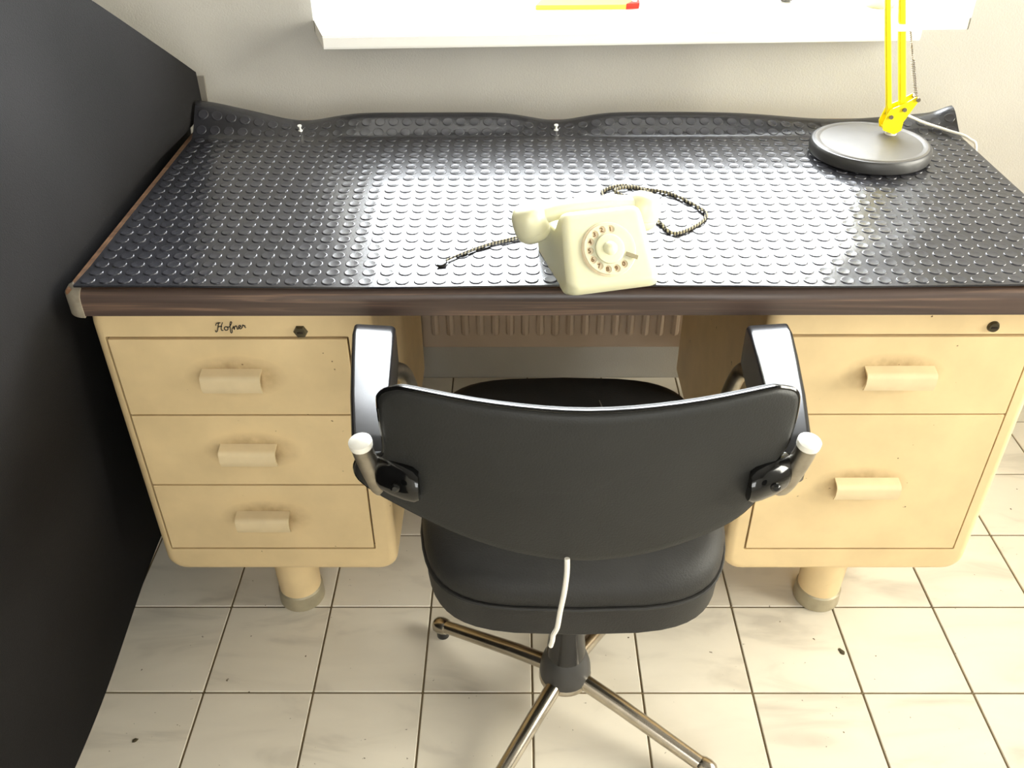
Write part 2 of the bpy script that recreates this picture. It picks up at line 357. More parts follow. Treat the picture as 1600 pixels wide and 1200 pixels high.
def pedestal(xa, xb, oa, ob, drawers):
    cx, cz, w, h = (xa+xb)/2, (PZ0+PZ1)/2, xb-xa, PZ1-PZ0
    icx, icz = (oa+ob)/2, (drawers[0][1]+drawers[-1][0])/2; iw, ih = ob-oa, drawers[0][1]-drawers[-1][0]
    def L(w_, h_, r, y, ccx, ccz): return [(ccx+u, y, ccz+v) for u, v in rrect(w_, h_, r, 6)]
    g = 0.0030; loops = [L(iw+2*g, ih+2*g, 0.003, PY+0.014, icx, icz), L(iw+2*g, ih+2*g, 0.003, PY, icx, icz)]
    R_ = 0.016
    for k in range(0, 6):
        a = math.pi/2*k/5; ins = R_*(1-math.sin(a)); loops.append(L(w-2*ins, h-2*ins, 0.034-ins*0.5, PY+R_*(1-math.cos(a)), cx, cz))
    loops += [L(w, h, 0.034, PYB-0.01, cx, cz), L(w-0.02, h-0.02, 0.026, PYB, cx, cz)]
    bm = bmesh.new(); loft(bm, loops); fin('pedestal', bm, M['cream'], desk, angle=40)
    gap = fin('drawer_gap', bbox(oa-g, ob+g, PY+0.0125, PY+0.0135, drawers[-1][0]-g, drawers[0][1]+g), M['dark'], desk, smooth=False)
    for z0, z1, hx0, hx1, hz in drawers:
        d = fin('drawer', bbox(oa, ob, PY-0.0015, PY+0.012, z0+g/2, z1-g/2, 0.0015, 2), M['drawer'], desk)
        # hooded pull: curved lip open at the bottom
        bm = bmesh.new(); H, Pd, th = 0.036, 0.022, 0.003
        pr = [(0.0, H), (-Pd+0.009, H-0.003)]+[(-Pd+0.009-0.009*math.sin(math.radians(15*k)), H-0.012+0.009*math.cos(math.radians(15*k))) for k in range(1, 7)]+[(-Pd-0.0006, 0.014), (-Pd+0.002, 0.005), (-Pd+0.004, 0.0)]
        inn = [(min(0.0, y+th) if i else 0.0, z-th if i < 6 else z) for i, (y, z) in enumerate(pr)]
        sec = pr + inn[::-1]
        loops = [[(x, PY-0.001+y, hz+z) for y, z in sec] for x in (hx0, hx0+0.002, hx1-0.002, hx1)]
        loft(bm, loops); hd = fin('handle', bm, M['cream_handle'], d, angle=50)
gL = [(0.502, 0.653), (0.347, 0.502), (0.190, 0.347)]
pedestal(-0.662, -0.226, -0.642, -0.2665, [(gL[0][0], gL[0][1], -0.505, -0.409, 0.560), (gL[1][0], gL[1][1], -0.505, -0.409, 0.405), (gL[2][0], gL[2][1], -0.505, -0.409, 0.249)])
pedestal(0.388, 0.838, 0.423, 0.806, [(0.502, 0.656, 0.553, 0.664, 0.564), (0.189, 0.502, 0.553, 0.664, 0.328)])
fin('modesty_panel', bbox(-0.230, 0.392, 1.815, 1.830, 0.40, 0.714), M['panel'], desk, smooth=False)
def foot(x, y):
    bm = bmesh.new(); lathe(bm, [(0.0, 0.02), (0.040, 0.02), (0.0405, 0.035), (0.043, 0.125), (0.043, 0.132), (0.0, 0.132)], 32, Matrix.Translation((x, y, 0)))
    f = fin('foot', bm, M['cream'], desk)
    bm = bmesh.new(); lathe(bm, [(0.0, 0.0), (0.043, 0.0), (0.0445, 0.003), (0.0435, 0.034), (0.0405, 0.037), (0.0, 0.037)], 32, Matrix.Translation((x, y, 0)))
    fin('foot_ring', bm, M['ring'], f)
for x in (-0.435, 0.602):
    for y in (1.252, 1.76): foot(x, y)
def lock(x, z, r, cover):
    bm = bmesh.new(); lathe(bm, [(0, 0.004), (r*0.8, 0.004), (r, 0.0), (r, -0.008), (0, -0.008)], 6 if cover else 24, frame((x, PY-0.001, z), (0, -1, 0)))
    l = fin('lock', bm, M['lock'], desk, angle=30)
    fin('keyway', bbox(x-0.0045, x+0.0045, PY-0.0065, PY-0.0045, z-0.0012, z+0.0012), M['dark'], l, smooth=False)
lock(-0.337, 0.6655, 0.0115, True); lock(0.735, 0.673, 0.0095, False)
# handwritten-style lettering over the top left drawer, one tube per letter, u to the right and v up in letter heights
letters = {
 'H': [[(0.02, 0.10), (0.00, -0.05), (0.14, 0.05), (0.34, 0.95), (0.40, 1.05)], [(0.10, 0.72), (0.20, 0.98), (0.50, 1.02)], [(0.66, 1.05), (0.50, 0.55), (0.46, 0.12), (0.60, 0.08)], [(0.24, 0.50), (0.40, 0.58), (0.56, 0.55)]],
 'o': [[(0.84, 0.50), (0.72, 0.40), (0.72, 0.14), (0.84, 0.06), (0.97, 0.18), (0.95, 0.42), (0.84, 0.50), (1.04, 0.44)]],
 'f': [[(1.04, 0.40), (1.20, 0.60), (1.36, 0.98), (1.28, 1.06), (1.20, 0.80), (1.14, 0.10), (1.14, -0.28), (1.24, -0.22), (1.28, 0.20), (1.42, 0.38)]],
 'n': [[(1.42, 0.52), (1.44, 0.10), (1.50, 0.40), (1.62, 0.54), (1.68, 0.42), (1.68, 0.14), (1.78, 0.16)]],
 'e': [[(1.80, 0.30), (1.98, 0.42), (1.94, 0.58), (1.84, 0.50), (1.82, 0.24), (1.94, 0.14), (2.06, 0.30)]],
 'r': [[(2.08, 0.30), (2.16, 0.62), (2.20, 0.50), (2.30, 0.50), (2.28, 0.30), (2.36, 0.26)]]}
bm = bmesh.new()
for ch, strokes in letters.items():
    for st in strokes:
        pth = [(-0.469+0.0205*u, PY-0.0012, 0.6665+0.0145*v+0.0013*u) for u, v in st]; tube(bm, catmull(pth, 5), 0.00078, 6)
o = fin('lettering', bm, M['ink'], desk); o['label'] = 'dark script lettering'

# ------------------------------------------------------------------ studded rubber mat
MX0, MX1, MY0, MY1 = -0.652, 0.886, 1.169, 1.846
PITCHM = 0.0274
def mat_z(x, y):
    z = DZ1+0.0068
    # lift towards the back rail, held down where the pins sit
    hold = max(math.exp(-((x+0.439)/0.075)**2), math.exp(-((x-0.079)/0.075)**2), math.exp(-((x-0.66)/0.16)**2))
    top = 0.026*(1-0.62*hold) + 0.026*math.exp(-((x+0.66)/0.10)**2) + 0.014*math.exp(-((x-0.89)/0.03)**2)
    z += top*sstep(1.765, 1.84, y)
    z += 0.0016*math.sin(x*9.0+0.6)*sstep(1.24, 1.169, y)+0.0016*sstep(1.24, 1.169, y)
    z += 0.0022*math.exp(-((y-1.23-0.5*(x-0.45))/0.05)**2)*math.exp(-((x-0.62)/0.3)**2)
    return z
mt = thing('rubber_mat', 'black studded rubber mat lying over the whole desktop', 'mat')
bm = bmesh.new(); nx, ny = 150, 60; TH = 0.003
ys = [MY0+(MY1-MY0)*(1-(1-j/ny)**1.15) for j in range(ny+1)]
vt = [[bm.verts.new((MX0+(MX1-MX0)*i/nx, y, mat_z(MX0+(MX1-MX0)*i/nx, y))) for i in range(nx+1)] for y in ys]
vb = [[bm.verts.new(v.co-Vector((0, 0, TH))) for v in row] for row in vt]
for j in range(ny):
    for i in range(nx):
        bm.faces.new((vt[j][i], vt[j][i+1], vt[j+1][i+1], vt[j+1][i])); bm.faces.new((vb[j][i], vb[j+1][i], vb[j+1][i+1], vb[j][i+1]))
for j in range(ny):
    bm.faces.new((vt[j][0], vt[j+1][0], vb[j+1][0], vb[j][0])); bm.faces.new((vt[j][nx], vb[j][nx], vb[j+1][nx], vt[j+1][nx]))
for i in range(nx):
    bm.faces.new((vt[0][i], vb[0][i], vb[0][i+1], vt[0][i+1])); bm.faces.new((vt[ny][i], vt[ny][i+1], vb[ny][i+1], vb[ny][i]))
fin('sheet', bm, M['rubber'], mt, angle=60)
SR, SH, SN = 0.0105, 0.0013, 18
def stud_geo(bm, mtx):
    prof_ = [(SR, -0.0005), (SR*0.985, SH*0.55), (SR*0.90, SH), (SR*0.82, SH*0.90)]
    rings = [[bm.verts.new(mtx @ Vector((r*math.cos(2*math.pi*k/SN), r*math.sin(2*math.pi*k/SN), z))) for k in range(SN)] for r, z in prof_]
    for a, b in zip(rings[:-1], rings[1:]):
        for k in range(SN): bm.faces.new((a[k], a[(k+1) % SN], b[(k+1) % SN], b[k]))
    bm.faces.new(rings[-1])
def surf(x, y):
    e = 0.003; z = mat_z(x, y); n_ = Vector((-(mat_z(x+e, y)-mat_z(x-e, y))/(2*e), -(mat_z(x, y+e)-mat_z(x, y-e))/(2*e), 1)).normalized()
    return frame((x, y, z), n_)
bm = bmesh.new(); stud_geo(bm, Matrix.Identity(4)); sm = bpy.data.meshes.new('stud'); bmesh.ops.recalc_face_normals(bm, faces=bm.faces); bm.to_mesh(sm); bm.free()
sm.materials.append(M['stud']); sm.polygons.foreach_set('use_smooth', [True]*len(sm.polygons)); sm.set_sharp_from_angle(angle=math.radians(50))
bm = bmesh.new(); cnt = 0; row = 0
y = MY0+0.016
while y < MY1-0.010:
    x = MX0+0.016+(0.002 if row % 2 else 0)
    while x < MX1-0.010:
        if cnt < 300:
            o = bpy.data.objects.new('stud', sm); link(o, mt); o.matrix_local = surf(x, y); cnt += 1
        else: stud_geo(bm, surf(x, y))
        x += PITCHM
    # rows follow the sheet up its back slope
    dz = (mat_z(0.3, y+0.012)-mat_z(0.3, y))/0.012; y += PITCHM/math.sqrt(1+dz*dz); row += 1
o = fin('studs', bm, M['stud'], mt, angle=50); o['kind'] = 'stuff'
for x, lab in ((-0.439, 'white push pin in the mat between the dark cloth and the window sill'), (0.079, 'white push pin in the mat right behind the telephone')):
    m_ = surf(x, 1.800); p = tag(bpy.data.objects.new('push_pin', None), lab, 'push pin', 'push pins in the mat'); COL.objects.link(p); p.matrix_world = m_
    bm = bmesh.new(); lathe(bm, [(0, -0.002), (0.0045, -0.001), (0.0045, 0.001), (0.0024, 0.002), (0.002, 0.009), (0.0042, 0.0105), (0.0042, 0.0125), (0, 0.0128)], 14); fin('pin_head', bm, M['pin'], p)

# ------------------------------------------------------------------ dark cloth panel beside the desk
def cloth_top(y):
    return 0.857+(1.892-y)*0.585+0.014*math.sin((1.892-y)*4.0)*sstep(1.9, 1.3, y)
def cloth_x(y, z):
    x = -0.744-0.032*sstep(0.85, 1.45, y)
    x += (0.057+0.026*sstep(0.85, 1.45, y))*min(1.0, z/0.755)
    over = sstep(0.752, 0.776, z)
    x += over*(0.004+0.030*sstep(1.35, 1.85, y))
    x += 0.012*math.exp(-((y-1.18)/0.16)**2-((z-0.98)/0.10)**2)
    x += 0.010*math.sin(y*5.2+z*2.0)*sstep(1.10, 0.6, y)+0.006*math.sin(y*9+z*6)*sstep(0.8, 1.1, z)
    return x
bm = bmesh.new(); ny, nz = 60, 60; ft, bk = [], []
for j in range(ny+1):
    y = 0.15+(1.892-0.15)*j/ny; tp = cloth_top(y)
    zs = [0.002+(tp-0.002)*k/nz for k in range(nz+1)]
    ft.append([bm.verts.new((cloth_x(y, z), y, z)) for z in zs]); bk.append([bm.verts.new((cloth_x(y, z)-0.010, y, z)) for z in zs])
for j in range(ny):
    for k in range(nz):
        bm.faces.new((ft[j][k], ft[j+1][k], ft[j+1][k+1], ft[j][k+1])); bm.faces.new((bk[j][k], bk[j][k+1], bk[j+1][k+1], bk[j+1][k]))
    bm.faces.new((ft[j][0], bk[j][0], bk[j+1][0], ft[j+1][0])); bm.faces.new((ft[j][nz], ft[j+1][nz], bk[j+1][nz], bk[j][nz]))
for k in range(nz):
    bm.faces.new((ft[0][k], ft[0][k+1], bk[0][k+1], bk[0][k])); bm.faces.new((ft[ny][k], bk[ny][k], bk[ny][k+1], ft[ny][k+1]))
cl = thing('cloth_panel', 'tall dark charcoal cloth panel with slanting top beside the desk', 'cloth panel', (-0.76, 0.15, 0))
o = fin('cloth', bm, M['cloth'], cl, angle=60); o.matrix_parent_inverse = Matrix.Translation((0.76, -0.15, 0))
bm = bmesh.new(); pth = []
loops = []
for k in range(0, 13):
    z = 0.757+(0.848-0.757)*k/12; x = cloth_x(1.893, z)
    loops.append([(x-0.012, 1.8925, z), (x+0.010+0.004*k/12, 1.8925, z), (x+0.010+0.004*k/12, 1.8985, z), (x-0.012, 1.8985, z)])
loft(bm, loops); o = fin('edging', bm, M['edge'], cl); o.matrix_parent_inverse = Matrix.Translation((0.76, -0.15, 0)); o['label'] = 'pale edging strip'

# ------------------------------------------------------------------ swivel chair
CX, CYH = 0.083, 1.005
ch = thing('swivel_chair', 'black vinyl swivel chair with chrome four-foot base at the desk', 'chair', (CX, CYH, 0))
# all chair coordinates below are relative to the hub
# seat cushion
def seat_loop(sc, z, dy=0.0):
    out = []
    for k in range(48):
        a = 2*math.pi*k/48; c, s = math.cos(a), math.sin(a); p = 2/4.8
        x = 0.228*math.copysign(abs(c)**p, c); y = 0.238*math.copysign(abs(s)**p, s)
        y += 0.085-0.013*(1-(x/0.228)**2)*(1 if s < 0 else -1.2)   # bowed front and back
        x *= 1.0 - (0.06 if y < 0 else 0.0)*min(1, -y/0.15)
        out.append((x*sc, 0.085+(y-0.085)*sc+dy, z))
    return out
bm = bmesh.new(); loft(bm, [seat_loop(0.86, 0.374), seat_loop(0.96, 0.376), seat_loop(0.99, 0.386), seat_loop(0.995, 0.440)]); fin('seat_base', bm, M['seat_fabric'], ch, angle=50)
bm = bmesh.new(); loft(bm, [seat_loop(0.98, 0.437), seat_loop(1.0, 0.446), seat_loop(1.0, 0.462), seat_loop(0.975, 0.480), seat_loop(0.90, 0.492), seat_loop(0.72, 0.496), seat_loop(0.4, 0.490), seat_loop(0.1, 0.488)]); st = fin('seat', bm, M['seat_fabric'], ch, angle=60)
bm = bmesh.new(); loops = []
sl = [Vector(p) for p in seat_loop(1.004, 0.441)]; sl.append(sl[0]); tube(bm, sl, 0.003, 6); fin('piping', bm, M['seat_fabric'], st)
# small crease line along the seat top
bm = bmesh.new(); tube(bm, catmull([(0.052, 0.318, 0.488), (0.055, 0.26, 0.4925), (0.066, 0.19, 0.4955)], 6), 0.0014, 6); fin('seam', bm, M['edge'], st)
UK, UD = 0.932, Vector((-0.006, -0.068, 0.097))     # size and place of back, arms and clamps on the seat
def U(p): return Vector(p)*UK+UD
# backrest: bent shell, outline in (x, z)
outl = [(-0.236, 0.770), (-0.233, 0.790), (-0.218, 0.802), (-0.195, 0.806), (-0.10, 0.803), (0.0, 0.800), (0.10, 0.803), (0.195, 0.806), (0.220, 0.802), (0.237, 0.790), (0.241, 0.765), (0.238, 0.720), (0.228, 0.690), (0.222, 0.650), (0.212, 0.632), (0.190, 0.606), (0.150, 0.586), (0.080, 0.566), (0.0, 0.558), (-0.080, 0.568), (-0.150, 0.588), (-0.215, 0.614), (-0.262, 0.634), (-0.276, 0.652), (-0.268, 0.680), (-0.236, 0.700)]
ol = [Vector((x*1.06, 0, z-0.012)) for x, z in outl]; cl_ = []
nP = len(ol)
for i in range(nP):
    p0, p1, p2, p3 = ol[i-1], ol[i], ol[(i+1) % nP], ol[(i+2) % nP]
    for k in range(4):
        t = k/4; cl_.append(0.5*((2*p1)+(-p0+p2)*t+(2*p0-5*p1+4*p2-p3)*t*t+(-p0+3*p1-3*p2+p3)*t**3))
cen = Vector((0.0, 0, 0.673))
def back_y(x, z): return -0.186+0.82*x*x+0.010*((z-0.69)/0.12)**2*0.6
def bl(sc, dy): return [U((cen.x+(p.x-cen.x)*sc, back_y(cen.x+(p.x-cen.x)*sc, cen.z+(p.z-cen.z)*sc)+dy, cen.z+(p.z-cen.z)*sc)) for p in cl_]
bm = bmesh.new()
loft(bm, [bl(0.02, 0.0), bl(0.25, 0.0), bl(0.5, 0), bl(0.75, 0), bl(0.9, 0.0), bl(0.975, 0.0), bl(1.0, 0.004), bl(1.0, 0.012)])
# inner rings need the shell curve, closed later by the pad
fin('backrest', bm, M['vinyl'], ch, angle=60)
bm = bmesh.new()
loft(bm, [bl(0.985, 0.010), bl(0.995, 0.016), bl(0.985, 0.020), bl(0.94, 0.026), bl(0.75, 0.036), bl(0.5, 0.038), bl(0.25, 0.038), bl(0.02, 0.038)])
fin('back_pad', bm, M['vinyl'], ch, angle=60)
bm = bmesh.new(); ring = [Vector(p) for p in bl(1.0, 0.008)]; ring.append(ring[0]); tube(bm, ring, 0.0034, 8); fin('back_trim', bm, M['gloss_plastic'], ch)
# chrome arm frames, arm pads, clamps
for s in (-1, 1):
    cxs = 0.275*s; fx = 0.300*s
    pth = catmull([U(p) for p in [(cxs*1.004, -0.135, 0.712), (cxs*0.995, -0.132, 0.690), (cxs*0.965, -0.126, 0.650), (cxs*0.950, -0.112, 0.620), (cxs*0.955, -0.080, 0.604), (cxs*0.975, -0.02, 0.600), (fx*0.97, 0.10, 0.602), (fx*0.96, 0.175, 0.596)]] + [(fx*0.86, 0.140, 0.625), (fx*0.82, 0.150, 0.56), (fx*0.79, 0.150, 0.46), (fx*0.72, 0.145, 0.400), (fx*0.55, 0.12, 0.370), (fx*0.2, 0.09, 0.364)], 8)
    bm = bmesh.new(); tube(bm, pth, 0.0125, 14); arm = fin('arm_frame', bm, M['dull_chrome'], ch)
    d0 = (pth[0]-pth[1]).normalized(); bm = bmesh.new()
    lathe(bm, [(0, -0.006), (0.0135, -0.006), (0.0140, -0.002), (0.0138, 0.002), (0.010, 0.0042), (0, 0.005)], 20, frame(pth[0], d0)); fin('end_cap', bm, M['white_cap'], arm)
    # arm pad: long rounded bar, tapering to the back
    bm = bmesh.new(); loops = []
    for y, w, zt, zb, xo in ((-0.112, 0.030, 0.665, 0.628, 0.268), (-0.105, 0.044, 0.674, 0.618, 0.270), (-0.080, 0.050, 0.682, 0.612, 0.274), (0.0, 0.054, 0.686, 0.608, 0.285), (0.09, 0.060, 0.688, 0.606, 0.294), (0.155, 0.064, 0.687, 0.606, 0.300), (0.186, 0.064, 0.682, 0.608, 0.302), (0.198, 0.058, 0.674, 0.614, 0.302), (0.203, 0.044, 0.662, 0.622, 0.302)):
        loops.append([U((s*xo+u, y, (zt+zb)/2+v+u*s*0.07)) for u, v in rrect(w, zt-zb, 0.007 if w > 0.045 else 0.006, 4)])
    loft(bm, loops); fin('armrest', bm, M['plastic'], ch, angle=45)
    # clamp joining tube and backrest
    bm = bmesh.new()
    x_in, x_out = 0.205*s, 0.262*s
    loops = []
    for t in (0.0, 0.12, 0.35, 0.65, 0.9, 1.0):
        x = x_in+(x_out-x_in)*t; rr_ = 0.020+0.003*math.sin(t*math.pi)-(0.003 if t in (0.0, 1.0) else 0); yc = -0.165+0.030*t+0.012
        loops.append([U((x, yc+rr_*1.05*math.cos(2*math.pi*k/20), 0.658+rr_*1.25*math.sin(2*math.pi*k/20))) for k in range(20)])
    loft(bm, loops); cp_ = fin('clamp', bm, M['gloss_plastic'], ch)
    for z in (0.672,):
        bm = bmesh.new(); lathe(bm, [(0, 0), (0.0055, 0), (0.0055, 0.004), (0.003, 0.006), (0, 0.006)], 12, frame(U((s*0.232, -0.172, z)), (0, -1, 0.25))); fin('screw', bm, M['gloss_plastic'], cp_)
# pedestal and four-foot base
bm = bmesh.new(); lathe(bm, [(0, 0.072), (0.034, 0.072), (0.043, 0.078), (0.0445, 0.092), (0.043, 0.110), (0.038, 0.128), (0.031, 0.140), (0, 0.142)], 32); fin('hub', bm, M['lamp_base'], ch)
bm = bmesh.new(); lathe(bm, [(0, 0.066), (0.040, 0.068), (0.0455, 0.076), (0.0455, 0.082), (0.043, 0.086), (0, 0.086)], 32); fin('hub_ring', bm, M['chrome'], ch)
bm = bmesh.new(); lathe(bm, [(0, 0.125), (0.032, 0.125), (0.033, 0.15), (0.029, 0.20), (0.029, 0.33), (0.055, 0.36), (0.085, 0.376), (0, 0.376)], 28); fin('column', bm, M['plastic'], ch)
a0 = math.atan2(-0.150, 0.2325)
for k in range(4):
    a = a0+k*math.pi/2; d = Vector((math.cos(a), math.sin(a), 0)); e = 0.268
    bm = bmesh.new(); loops = []
    tube(bm, [d*0.030+Vector((0, 0, 0.086)), d*0.10+Vector((0, 0, 0.072)), d*0.20+Vector((0, 0, 0.047)), d*e+Vector((0, 0, 0.030))], [0.0145, 0.0140, 0.0130, 0.0125], 14)
    lg = fin('leg', bm, M['chrome'], ch)
    bm = bmesh.new(); lathe(bm, [(0, -0.012), (0.0135, -0.012), (0.0160, -0.006), (0.0165, 0.004), (0.0145, 0.013), (0.009, 0.019), (0, 0.021)], 18, frame(d*(e+0.002)+Vector((0, 0, 0.0285)), d+Vector((0, 0, -0.22)))); fin('leg_cap', bm, M['chrome'], lg)
    bm = bmesh.new(); lathe(bm, [(0, 0.0), (0.010, 0.0), (0.012, 0.002), (0.012, 0.018), (0, 0.020)], 16, Matrix.Translation(d*(e+0.002))); fin('glide', bm, M['plastic'], lg)
# loose white strip hanging from the backrest
bm = bmesh.new(); tube(bm, catmull([U(p) for p in [(-0.019, -0.186, 0.562), (-0.019, -0.191, 0.540), (-0.021, -0.188, 0.50), (-0.025, -0.182, 0.455), (-0.028, -0.180, 0.42), (-0.033, -0.180, 0.405), (-0.034, -0.178, 0.390), (-0.036, -0.176, 0.376)]], 6), 0.0034, 8)
o = fin('loose_strip', bm, M['white_cap'], ch); o['label'] = 'loose white strip hanging down'

# ------------------------------------------------------------------ telephone
MZ = DZ1+0.0068+SH
A = math.radians(14); PHX, PHY = 0.140, 1.150
ph = thing('telephone', 'ivory rotary dial telephone on the front edge of the mat', 'telephone', (PHX, PHY, MZ-0.0004), A)
# wedge body: side profile (y, z) carried across the width, ends rounded, sides leaning in towards the top
pf = [(0.006, 0.0), (0.0, 0.003), (-0.002, 0.014), (0.002, 0.0185), (0.020, 0.034), (0.036, 0.051), (0.052, 0.068), (0.066, 0.0825), (0.071, 0.0865), (0.077, 0.0880), (0.083, 0.0865), (0.088, 0.080), (0.093, 0.066), (0.098, 0.060), (0.130, 0.058), (0.138, 0.062), (0.144, 0.070), (0.152, 0.070), (0.160, 0.062), (0.172, 0.036), (0.176, 0.012), (0.176, 0.003), (0.170, 0.0)]
bm = bmesh.new(); loops = []; pc = (0.080, 0.036)
for s_, ins in ((-1.0, 0.80), (-0.993, 0.86), (-0.96, 0.925), (-0.90, 0.97), (-0.83, 0.993), (-0.76, 1.0), (-0.4, 1.0), (0.0, 1.0), (0.4, 1.0), (0.76, 1.0), (0.83, 0.993), (0.90, 0.97), (0.96, 0.925), (0.993, 0.86), (1.0, 0.80)):
    loops.append([(s_*(0.0710-0.105*z), pc[0]+(y-pc[0])*ins, max(0.0, pc[1]+(z-pc[1])*ins) if z > 0.0 else 0.0) for y, z in [(a, b*1.08) for a, b in pf]])
loft(bm, loops); fin('body', bm, M['ivory'], ph, angle=60)
# dial on the slanting face
sl_ang = math.atan2((0.0825-0.0175)*1.08, 0.066-0.004)
n_ = Vector((0, -math.sin(sl_ang), math.cos(sl_ang))); c0 = Vector((0.0, 0.0335, 0.0520))
Fd = frame(c0, n_, (1, 0, 0))
bm = bmesh.new(); lathe(bm, [(0, -0.004), (0.0405, -0.004), (0.0410, 0.001), (0.0395, 0.003), (0, 0.003)], 48, Fd); dial = fin('dial_plate', bm, M['ivory_dark'], ph)
bm = bmesh.new()
def circ(r, cx=0, cy_=0, n=40): return [bm.verts.new((cx+r*math.cos(2*math.pi*k/n), cy_+r*math.sin(2*math.pi*k/n), 0)) for k in range(n)]
ed = []
for L_ in [circ(0.0375, n=60)] + [circ(0.0057, 0.0298*math.cos(math.radians(77+25.5*k)), 0.0298*math.sin(math.radians(77+25.5*k)), 18) for k in range(10)]:
    for i in range(len(L_)): ed.append(bm.edges.new((L_[i], L_[(i+1) % len(L_)])))
bmesh.ops.triangle_fill(bm, use_beauty=True, edges=ed)
ex = bmesh.ops.extrude_face_region(bm, geom=list(bm.faces)); bmesh.ops.translate(bm, verts=[v for v in ex['geom'] if isinstance(v, bmesh.types.BMVert)], vec=(0, 0, 0.0012))
bmesh.ops.transform(bm, matrix=Fd @ Matrix.Translation((0, 0, 0.0038)), verts=bm.verts)
fin('finger_wheel', bm, M['ivory'], dial, angle=30)
bm = bmesh.new(); lathe(bm, [(0, 0.003), (0.0215, 0.003), (0.0215, 0.0085), (0.019, 0.0098), (0.0105, 0.0100), (0.009, 0.0125), (0.005, 0.0150), (0, 0.0155)], 40, Fd); fin('dial_cap', bm, M['ivory'], dial)
dg = bpy.context.evaluated_depsgraph_get()
for k, chn in enumerate('1234567890'):
    cu = bpy.data.curves.new('numeral', 'FONT'); cu.body = chn; cu.size = 0.0092; cu.align_x = 'CENTER'; cu.align_y = 'CENTER'; cu.extrude = 0.0003; cu.offset = 0.00018
    to = bpy.data.objects.new('numeral_curve', cu); COL.objects.link(to); bpy.context.view_layer.update()
    me = bpy.data.meshes.new_from_object(to.evaluated_get(bpy.context.evaluated_depsgraph_get())); bpy.data.objects.remove(to); bpy.data.curves.remove(cu)
    me.materials.clear(); me.materials.append(M['numeral'])
    a = math.radians(77+25.5*k)
    me.transform(Fd @ Matrix.Translation((0.0298*math.cos(a), 0.0298*math.sin(a), 0.0036))); me.name = 'numeral'
    link(bpy.data.objects.new('numeral', me), dial)
bm = bmesh.new(); vs = abox(bm, 0.024, 0.0425, -0.0028, 0.0028, 0.0075, 0.0095)
bmesh.ops.transform(bm, matrix=Fd @ Matrix.Rotation(math.radians(-25), 4, 'Z'), verts=bm.verts); fin('finger_stop', bm, M['stop'], dial, smooth=False)
# handset: arched grip with two cups
hx, hy, hz = -0.008, 0.113, 0.064
bm = bmesh.new(); loops = []
for k in range(0, 25):
    t = -1+2*k/24; x = hx+0.096*t; z = hz+0.022-0.016*abs(t)**3.0
    w = 0.030+0.006*abs(t)**4; hgt = 0.024+0.004*abs(t)**3
    loops.append([(x, hy+u, z+v) for u, v in rrect(w, hgt, 0.0115, 5)])
loft(bm, loops); hs = fin('handset', bm, M['ivory'], ph, angle=60)
for s, nm in ((-1, 'mouthpiece'), (1, 'earpiece')):
    mtx = frame((hx+s*0.090, hy, hz+0.014), (s*-0.28, -0.10, -1))
    bm = bmesh.new(); lathe(bm, [(0, -0.0175), (0.015, -0.017), (0.0215, -0.0135), (0.0255, -0.006), (0.0270, 0.004), (0.0270, 0.019), (0.0255, 0.0205), (0.0262, 0.0215), (0.0245, 0.029), (0.019, 0.035), (0, 0.037)], 32, mtx); fin(nm, bm, M['ivory'], hs, angle=50)
# braided cord: behind the telephone, looped to the right, and a free end to the left
CZ = MZ+0.0022
def cord_obj(name, pts, rad, m):
    bm = bmesh.new(); c = catmull(pts, 14)
    # two strands twisted round each other
    for ph_ in (0, math.pi):
        path = []; s_ = 0.0; prev = c[0]
        for i, p in enumerate(c):
            s_ += (p-prev).length; prev = p
            t = (c[min(i+1, len(c)-1)]-c[max(i-1, 0)]).normalized(); n1 = t.cross(Vector((0, 0, 1))).normalized(); n2 = n1.cross(t)
            an = s_*2*math.pi/0.016+ph_; path.append(p+n1*rad*0.8*math.cos(an)+n2*rad*0.8*math.sin(an))
        tube(bm, path, rad, 7)
    o = fin(name, bm, m, ph, angle=60); o.matrix_parent_inverse = (Matrix.Translation((PHX, PHY, MZ-0.0004)) @ Matrix.Rotation(A, 4, 'Z')).inverted(); return o
cz = CZ
co = cord_obj('cord', [(0.112, 1.315, cz), (0.150, 1.44, cz), (0.150, 1.500, cz), (0.185, 1.525, cz), (0.225, 1.510, cz), (0.270, 1.488, cz), (0.312, 1.425, cz), (0.312, 1.392, cz), (0.280, 1.352, cz), (0.250, 1.336, cz), (0.236, 1.372, cz), (0.222, 1.405, cz), (0.200, 1.455, cz+0.003), (0.170, 1.490, cz+0.006), (0.205, 1.505, cz+0.006), (0.235, 1.480, cz+0.003)], 0.0020, M['cord']); co['label'] = 'dark braided cord looped on the mat'
lead = thing('loose_lead', 'thin dark lead with plug lying left of the telephone', 'cord', (-0.02, 1.31, MZ))
bm = bmesh.new(); tube(bm, catmull([(0.062, 0.035, 0.0018), (0.012, 0.010, 0.0018), (-0.028, -0.012, 0.0018), (-0.070, -0.046, 0.0018), (-0.094, -0.070, 0.0018)], 8), 0.0017, 8); fin('wire', bm, M['cord'], lead)
bm = bmesh.new(); tube(bm, catmull([(0.055, 0.022, 0.0018), (0.010, 0.002, 0.0018), (-0.030, -0.018, 0.0018), (-0.066, -0.047, 0.0018)], 8), 0.0013, 8); fin('wire', bm, M['cord'], lead)
